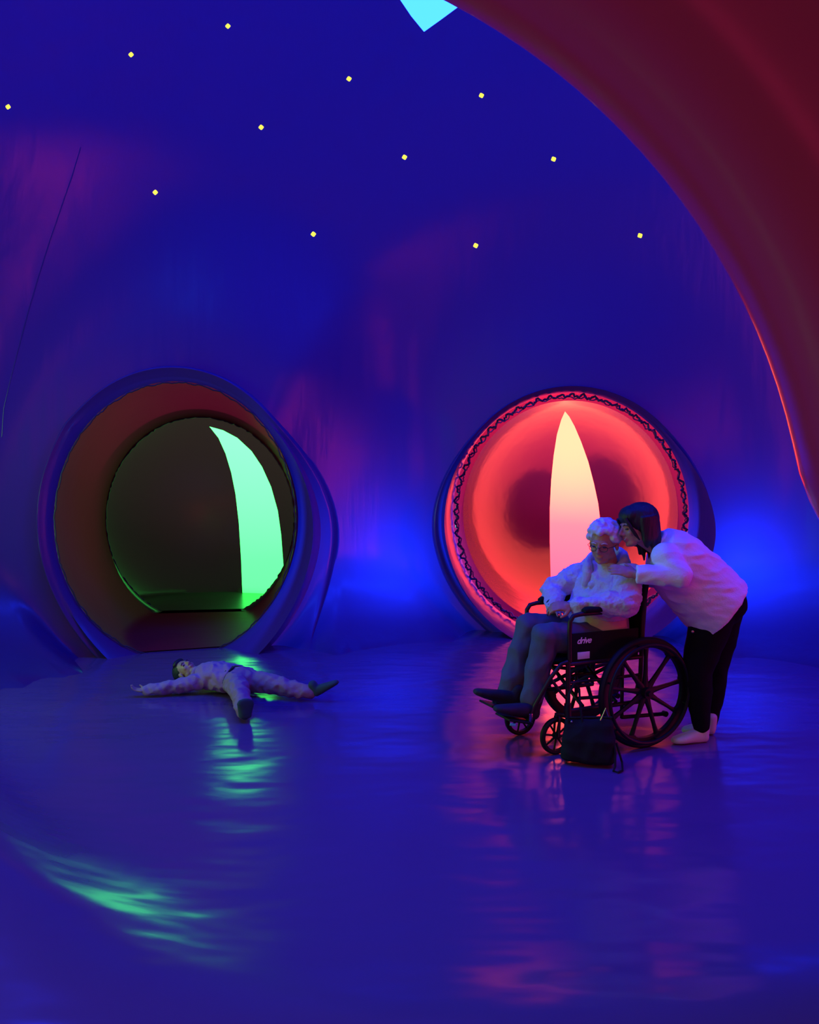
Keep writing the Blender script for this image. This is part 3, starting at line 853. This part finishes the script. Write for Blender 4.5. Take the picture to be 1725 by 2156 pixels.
# glasses
g = MB()
for s_ in (1, -1):
    c = V((0.032 * s_, 0.104, -0.006))
    g.tube([P(*(c + V((0.022 * math.cos(2 * PI * i / 24), -0.006 * math.cos(2 * PI * i / 24) * s_, 0.016 * math.sin(2 * PI * i / 24))))) for i in range(24)], 0.0019, 6, closed=True)
    g.tube([P(0.055 * s_, 0.096, 0.0), P(0.076 * s_, 0.06, 0.0), P(0.079 * s_, -0.005, -0.002)], 0.0016, 6)
g.tube([P(-0.011, 0.107, -0.002), P(0, 0.112, 0.002), P(0.011, 0.107, -0.002)], 0.0016, 6)
link('glasses', g.mesh('glasses', off), M_lens, root)
# jacket
j = MB()
j.loft([(W(0.10, 0, 0.695), Lv * 0.195, Fv * 0.155), (W(0.095, 0, 0.75), Lv * 0.205, Fv * 0.165), (W(0.06, 0, 0.80), Lv * 0.200, Fv * 0.155), (W(0.04, 0, 0.90), Lv * 0.195, Fv * 0.130),
        (W(0.03, 0, 0.955), Lv * 0.170, Fv * 0.105), (W(0.035, 0, 0.99), Lv * 0.10, Fv * 0.085)], 28, 2.3)
for a, e_, w_, wr in ((SN, EN, WN, 0.055), (SF, EF, WF, 0.052)):
    j.caps(a, e_, 0.078, 0.074); j.caps(e_, e_.lerp(w_, 0.85), 0.075, wr)
fa, fb = folds(8.5, 0.020, sz=1.3, seed=2), folds(42, 0.0045, seed=7)
fleece_folds = lambda P_, n_: fa(P_, n_) + fb(P_, n_)
jo = link('jacket', remesh(j, 0.006, 6, off, fleece_folds), M_fleece, root)
# stand-up collar, open at the throat
c = MB(); pts_c = []
NC = W(0.045, 0, 0.985)
for sg_ in (1, -1):
    ring = []
    for i in range(11):
        a = math.radians(180 - sg_ * (8 + 128 * i / 10)); d = HM @ V((math.sin(a), math.cos(a), 0)); d.z = 0; d.normalize()
        k_ = i / 10
        ring.append((NC + d * (0.088 + 0.030 * k_ ** 2) + UP * (0.035 - 0.085 * k_ ** 1.7), 0.036 - 0.006 * k_))
    for (p0, r0), (p1, r1) in zip(ring, ring[1:]): c.caps(p0, p1, r0, r1, 12); c.caps(p0 + UP * 0.035, p1 + UP * 0.035 * 0.9, r0 * 0.72, r1 * 0.72, 12)
    e0 = ring[-1][0]; c.caps(e0, W(0.175, 0.03 * sg_, 0.875), 0.028, 0.022, 12)
link('collar', remesh(c, 0.007, 3, off, folds(12, 0.006, seed=8)), M_fleece, root)
# jumper below the jacket
u = MB(); u.loft([(W(0.12, 0, 0.535), Lv * 0.180, Fv * 0.150), (W(0.12, 0, 0.62), Lv * 0.186, Fv * 0.165), (W(0.11, 0, 0.72), Lv * 0.175, Fv * 0.150)], 28, 2.4)
link('jumper', remesh(u, 0.008, 3, off, folds(9, 0.008, sz=.5, seed=5)), M_jumper, root)
for e_, w_ in ((EN, WN), (EF, WF)):
    d = (w_ - e_).normalized(); q = MB(); q.caps(w_ - d * 0.035, w_ + d * 0.002, 0.043, 0.036, 20, flat=True)
    link('cuff', q.mesh('cuff', off), M_cuff if e_ is EF else M_fleece, root)
t = MB()
for h_, kk, a in ((W(0.12, 0.095, 0.570), KN, AN), (W(0.12, -0.095, 0.570), KF, AF)):
    t.caps(h_, kk, 0.094, 0.076); t.caps(kk, kk.lerp(a, 0.97), 0.072, 0.060)
t.ell(W(0.10, 0, 0.575), (0.15, 0.16, 0.085), RW)
link('trousers', remesh(t, 0.008, 5, off, folds(9, 0.016, sz=.6, seed=21)), M_greytr, root)
def shoe(heel, toe, up, k=1.0, fat=1.0):
    heel, toe = V(heel), V(toe); d = (toe - heel).normalized(); up = V(up); up = (up - d * up.dot(d)).normalized(); s_ = d.cross(up); L = (toe - heel).length
    m = MB(); M = Matrix((s_, d, up)).transposed()
    def at_(f, h): return heel + d * L * f + up * h * k
    m.loft([(at_(0.0, 0.034), s_ * 0.020 * k, up * 0.026 * k), (at_(0.06, 0.036), s_ * 0.033 * k * fat, up * 0.036 * k), (at_(0.25, 0.040), s_ * 0.035 * k * fat, up * 0.042 * k), (at_(0.5, 0.034), s_ * 0.040 * k * fat, up * 0.034 * k),
            (at_(0.75, 0.026), s_ * 0.045 * k * fat, up * 0.026 * k), (at_(0.92, 0.022), s_ * 0.036 * k * fat, up * 0.020 * k), (at_(1.0, 0.02), s_ * 0.018 * k, up * 0.012 * k)], 20, 2.3)
    m.caps(at_(0.14, 0.04), at_(0.12, 0.10), 0.036 * k, 0.038 * k)
    return m
for hl, toe, nm in ((at(1129, 1516, 4.52), at(1040, 1500, 4.38), 'shoe'), (at(1086, 1492, 4.68), at(997, 1463, 4.55), 'shoe')):
    link(nm, remesh(shoe(hl, toe, (-0.05, -0.05, 1), 1.02), 0.005, 3, off), M_shoe, root)

# ---- dark-haired person bending over the chair
GN = at(1484, 1556, 4.72); GN.z = 0
root = empty('person', (1.62, 4.80, 0), 0, 'dark-haired person in pale jacket and black leggings bending forward beside the wheelchair', 'person')
off = root.location
HC = at(1341, 1108, 4.72); HM = frame3((-0.90, -0.22, -0.16), (-0.28, 0.0, 1))
b = MB(); P = head_prims(b, HC, HM, 0.95, 1.3)
NK = at(1388, 1152, 4.76)
b.caps(NK, HC + HM @ V((0, -0.02, -0.06)), 0.055, 0.050)
SN, EN, WN = at(1402, 1172, 4.61), at(1432, 1212, 4.54), at(1338, 1209, 4.58)
SF, EF, WF = at(1398, 1160, 4.92), at(1378, 1215, 4.98), at(1336, 1222, 4.96)
HPN, HPF = at(1503, 1292, 4.76), at(1520, 1284, 4.88)
KN, KF = at(1467, 1412, 4.73), at(1502, 1408, 4.90)
AN, AF = at(1478, 1532, 4.72), at(1494, 1524, 4.90)
b.loft([(at(1518, 1275, 4.81), V((0.12, 0, 0.03)), V((0, 0.14, 0))), (at(1465, 1220, 4.79), V((0.07, 0, -0.09)), V((0, 0.12, 0))), (at(1405, 1165, 4.77), V((0.06, 0, -0.07)), V((0, 0.14, 0)))])
for a, e_, w_ in ((SN, EN, WN), (SF, EF, WF)): b.caps(a, e_, 0.044, 0.036); b.caps(e_, w_, 0.036, 0.025)
for a, k_, c_ in ((HPN, KN, AN), (HPF, KF, AF)): b.caps(a, k_, 0.075, 0.05); b.caps(k_, c_, 0.048, 0.034)
hand_prims(b, WN, at(1300, 1199, 4.60) - WN, V((-0.1, 0.75, -0.55)), 0.92, 0.35, -1)
hand_prims(b, WF, at(1304, 1218, 4.98) - WF, V((0, -0.4, -0.8)), 0.92, 0.5, 1)
link('body', remesh(b, 0.0048, 3, off), M_skin, root)
eyes(P, HM, 0.95, root)
# hair: straight bob hanging towards the floor
h = MB()
h.ell(HC + HM @ V((0, -0.030, 0.036)), (0.094, 0.106, 0.094), HM, 28, 18)
h.ell(HC + HM @ V((0, 0.020, 0.062)), (0.074, 0.070, 0.060), HM, 28, 18)
for i in range(34):
    a = math.radians(-106 + 212 * i / 33 + 180)
    s0 = HC + HM @ V((0.078 * math.sin(a), -0.020 + 0.085 * math.cos(a), 0.010))
    mid = s0 + V((0.018, 0, -0.085)); end = s0 + V((0.034 + 0.008 * math.sin(i * 2.1), 0.004 * math.cos(i), -0.195 - 0.020 * math.sin(i * 1.7)))
    if math.cos(a) > -0.1: end = s0 + V((0.020, 0, -0.120 - 0.012 * math.sin(i * 1.7)))
    h.tube([s0 + V((0, 0, 0.04)), mid, end], [0.020, 0.018, 0.006], 10)
link('hair', remesh(h, 0.005, 2, off, folds(30, 0.003, sz=.25, seed=6)), M_hairb, root)
for s_ in (1, -1):
    lk = MB(); lk.tube([P(0.045 * s_, 0.085, 0.060), P(0.060 * s_, 0.075, 0.02), P(0.066 * s_, 0.050, -0.04), P(0.064 * s_, 0.030, -0.075)], [0.010, 0.010, 0.009, 0.003], 8)
    link('hair_lock', lk.mesh('lock', off), M_hairb, root)
# jacket: follows the bent back, hangs open to the hem
def sec(pb, pf, Y, hw):
    A = at(*pb, Y); B = at(*pf, Y); return ((A + B) / 2, (A - B) / 2, V((0, hw, 0)))
j = MB()
j.loft([sec((1562, 1222), (1468, 1340), 4.81, 0.225), sec((1548, 1208), (1446, 1318), 4.81, 0.225), sec((1508, 1168), (1412, 1278), 4.79, 0.195), sec((1472, 1138), (1386, 1246), 4.78, 0.20),
        sec((1440, 1119), (1370, 1222), 4.77, 0.195), sec((1412, 1114), (1366, 1190), 4.76, 0.150), sec((1396, 1120), (1374, 1160), 4.76, 0.08)], 32, 2.4)
for a, e_, w_ in ((SN, EN, WN), (SF, EF, WF)):
    j.caps(a, e_, 0.076, 0.066, 20)
    d = (w_ - e_).normalized(); 
    j.caps(e_, e_.lerp(w_, 0.5), 0.064, 0.056, 20); j.caps(e_.lerp(w_, 0.3), e_.lerp(w_, 0.98), 0.058, 0.050, 24, flat=True)
jo = link('jacket', remesh(j, 0.007, 3, off, folds(10, 0.008, sx=.7, sz=1.6, seed=14)), M_fleece2, root)
c = MB(); prev = None
for i in range(15):
    a = 2 * PI * i / 14; C0 = at(1388, 1138, 4.76)
    p_ = C0 + V((0.030, 0, 0.040)) * math.cos(a) + V((0, 0.075, 0)) * math.sin(a)
    if prev is not None: c.caps(prev, p_, 0.018, 0.018, 10)
    prev = p_
link('collar', remesh(c, 0.006, 2, off), M_fleece2, root)
sn = MB(); sn.ell(at(1459, 1330, 4.66), (0.008, 0.006, 0.008)); link('snap', sn.mesh('snap', off), M_button, root)
t = MB()
t.ell(at(1520, 1268, 4.81), (0.135, 0.150, 0.135), Matrix.Rotation(math.radians(15), 3, 'Y'), 28, 18)
t.ell(at(1537, 1262, 4.76), (0.085, 0.07, 0.115)); t.ell(at(1537, 1262, 4.88), (0.085, 0.07, 0.115))
for a, k_, c_ in ((HPN, KN, AN), (HPF, KF, AF)):
    t.caps(a, a.lerp(k_, 0.4), 0.118, 0.108, 24); t.caps(a.lerp(k_, 0.4), k_, 0.108, 0.084, 24); t.caps(k_, k_.lerp(c_, 0.3), 0.084, 0.078, 24); t.caps(k_.lerp(c_, 0.3), k_.lerp(c_, 0.97), 0.078, 0.046, 24, flat=False)
link('trousers', remesh(t, 0.008, 6, off, folds(8, 0.006, seed=17)), M_blacktr, root)
for hl, toe in ((at(1490, 1556, 4.73), at(1416, 1564, 4.68)), (at(1505, 1548, 4.86), at(1436, 1546, 4.88))):
    hl.z = 0.0; toe.z = 0.0
    link('sock', remesh(shoe(hl, toe, (0, 0, 1), 0.95), 0.005, 3, off), M_sock, root)

# ---- child lying on the floor
root = empty('person', (-1.15, 5.72, 0), 0, 'small dark-haired child lying on their back with arms and legs spread', 'person')
off = root.location
HC = V((-1.575, 5.97, 0.108)); HM = frame3((0.12, -0.40, 0.90), (-0.86, 0.42, 0.25))
b = MB(); P = head_prims(b, HC, HM, 0.80, 0.6)
CH, PV = V((-1.36, 5.84, 0.11)), V((-1.14, 5.73, 0.10))
b.caps(CH + V((-0.07, 0.05, -0.01)), HC + HM @ V((0, -0.01, -0.05)), 0.042, 0.040)
b.caps(CH, PV, 0.08, 0.08)
SN, EN, WN = V((-1.43, 5.75, 0.09)), V((-1.625, 5.71, 0.055)), V((-1.775, 5.68, 0.045))
SF, EF, WF = V((-1.30, 5.98, 0.08)), V((-1.20, 6.10, 0.06)), V((-1.10, 6.00, 0.06))
for a, e_, w_ in ((SN, EN, WN), (SF, EF, WF)): b.caps(a, e_, 0.030, 0.026); b.caps(e_, w_, 0.026, 0.018)
HN, KN, AN = V((-1.175, 5.68, 0.095)), V((-1.085, 5.39, 0.125)), V((-0.995, 5.10, 0.060))
HF, KF, AF = V((-1.09, 5.76, 0.095)), V((-0.865, 5.64, 0.085)), V((-0.655, 5.57, 0.060))
for a, k_, c_ in ((HN, KN, AN), (HF, KF, AF)): b.caps(a, k_, 0.05, 0.038); b.caps(k_, c_, 0.036, 0.026)
hand_prims(b, WN, (-0.95, -0.15, 0.12), (0.05, -0.2, 1), 0.66, 0.55, 1)
hand_prims(b, WF, (0.8, -0.55, 0.0), (0.0, 0.0, -1), 0.66, 0.5, 1)
link('body', remesh(b, 0.004, 2, off), M_skin, root)
eyes(P, HM, 0.80, root)
h = MB(); h.ell(HC + HM @ V((0, -0.026, 0.036)), (0.068, 0.080, 0.072), HM, 24, 16); h.ell(HC + HM @ V((0, 0.030, 0.074)), (0.050, 0.034, 0.022), HM)
link('hair', remesh(h, 0.0045, 2, off, folds(40, 0.003, seed=9)), M_hairb, root)
j = MB()
ax = (CH - PV).normalized(); sd = ax.cross(UP)
j.loft([(PV + ax * 0.05, sd * 0.125, UP * 0.088), (PV.lerp(CH, 0.45) + V((0, 0, 0.005)), sd * 0.130, UP * 0.095), (CH, sd * 0.138, UP * 0.092), (CH + ax * 0.075, sd * 0.10, UP * 0.072), (CH + ax * 0.11, sd * 0.05, UP * 0.052)], 28, 2.2)
for a, e_, w_ in ((SN, EN, WN), (SF, EF, WF)): j.caps(a, e_, 0.056, 0.044); j.caps(e_, e_.lerp(w_, 0.9), 0.044, 0.034)
link('hoodie', remesh(j, 0.0065, 4, off, folds(13, 0.015, seed=31)), M_mauve, root)
hd = MB(); prev = None
for i in range(13):
    a = math.radians(-150 + 300 * i / 12); p_ = CH + ax * 0.115 + sd * 0.060 * math.sin(a) - UP * 0.0 + V((0, 0, -0.005 - 0.042 * math.cos(a)))
    if prev is not None: hd.caps(prev, p_, 0.022, 0.022, 10)
    prev = p_
link('hood', remesh(hd, 0.006, 3, off, folds(14, 0.004, seed=2)), M_mauve, root)
t = MB()
t.ell(PV + V((0.0, 0, 0)), (0.105, 0.125, 0.088), Matrix.Rotation(math.radians(-28), 3, 'Z'), 24, 16)
for a, k_, c_ in ((HN, KN, AN), (HF, KF, AF)): t.caps(a, k_, 0.078, 0.062); t.caps(k_, k_.lerp(c_, 0.95), 0.060, 0.048)
link('trousers', remesh(t, 0.0065, 5, off, folds(13, 0.015, seed=41)), M_grey_c, root)
wb = MB(); wb.loft([(PV + ax * 0.075, sd * 0.122, UP * 0.090), (PV + ax * 0.045, sd * 0.124, UP * 0.092)], 28); link('waistband', wb.mesh('waistband', off), M_cuff, root)
for an, toe in ((AN, AN + V((0.005, 0.00, 0.10))), (AF, V((-0.50, 5.54, 0.135)))):
    dd = (an - (KN if an is AN else KF)).normalized()
    heel = an + dd * 0.045 + V((0, 0, -0.022)); toe2 = toe + dd * 0.045
    link('sock', remesh(shoe(heel, toe2, -dd if an is AN else (-0.6, 0.1, 0.6), 0.80, 1.45 if an is AN else 1.0), 0.0045, 3, off), M_dsock, root)

# ------------------------------------------------------------------ black bag on the floor
BO = V((0.925, 4.36, 0)); bag = empty('handbag', BO, math.radians(-14), 'black zip-top bag on the floor leaning by the small front wheel', 'bag')
M_bag = plain('black_bag_fabric', (0.007, 0.005, 0.009), 0.8, bump=0.003, bscale=14, spec=0.25)
q = MB(); q.loft([((0, 0, 0.012), (0.115, 0, 0), (0, 0.050, 0)), ((0, 0, 0.03), (0.138, 0, 0), (0, 0.068, 0)), ((0, 0, 0.13), (0.136, 0, 0.004), (0, 0.060, 0)), ((0, 0, 0.205), (0.122, 0, 0.008), (0, 0.034, 0)), ((0, 0, 0.235), (0.116, 0, 0.010), (0, 0.012, 0))], 32, 3.2)
link('bag_body', remesh(q, 0.006, 2, V((0, 0, 0)), folds(9, 0.008, seed=4)), M_bag, bag)
q = MB(); q.tube([(-0.118, 0, 0.232), (-0.05, 0, 0.238), (0.05, 0, 0.247), (0.118, 0, 0.25)], 0.006, 8); link('zip', q.mesh('zip'), M_blk, bag)
q = MB(); q.tube([(-0.10, -0.02, 0.22), (-0.108, -0.02, 0.29), (-0.10, 0.0, 0.36), (-0.075, 0.02, 0.41), (-0.05, 0.03, 0.38), (-0.045, 0.0, 0.31), (-0.03, -0.02, 0.22)], 0.006, 8); link('handle', q.mesh('handle'), M_bag, bag)
q = MB(); q.tube([(0.120, -0.02, 0.16), (0.136, -0.045, 0.08), (0.136, -0.07, 0.02), (0.128, -0.10, 0.007), (0.150, -0.115, 0.007), (0.172, -0.085, 0.008), (0.170, -0.03, 0.03), (0.140, 0.0, 0.12)], 0.0055, 8); link('strap', q.mesh('strap'), M_bag, bag)
q = MB(); q.tube([(0.06, -0.03, 0.24), (0.085, -0.02, 0.30), (0.10, 0.0, 0.245)], 0.004, 8); link('zip_pull', q.mesh('zip_pull'), M_steel, bag)
q = MB(); q.ell((-0.085, -0.028, 0.222), (0.006, 0.004, 0.006)); link('ring', q.mesh('ring'), M_steel, bag)
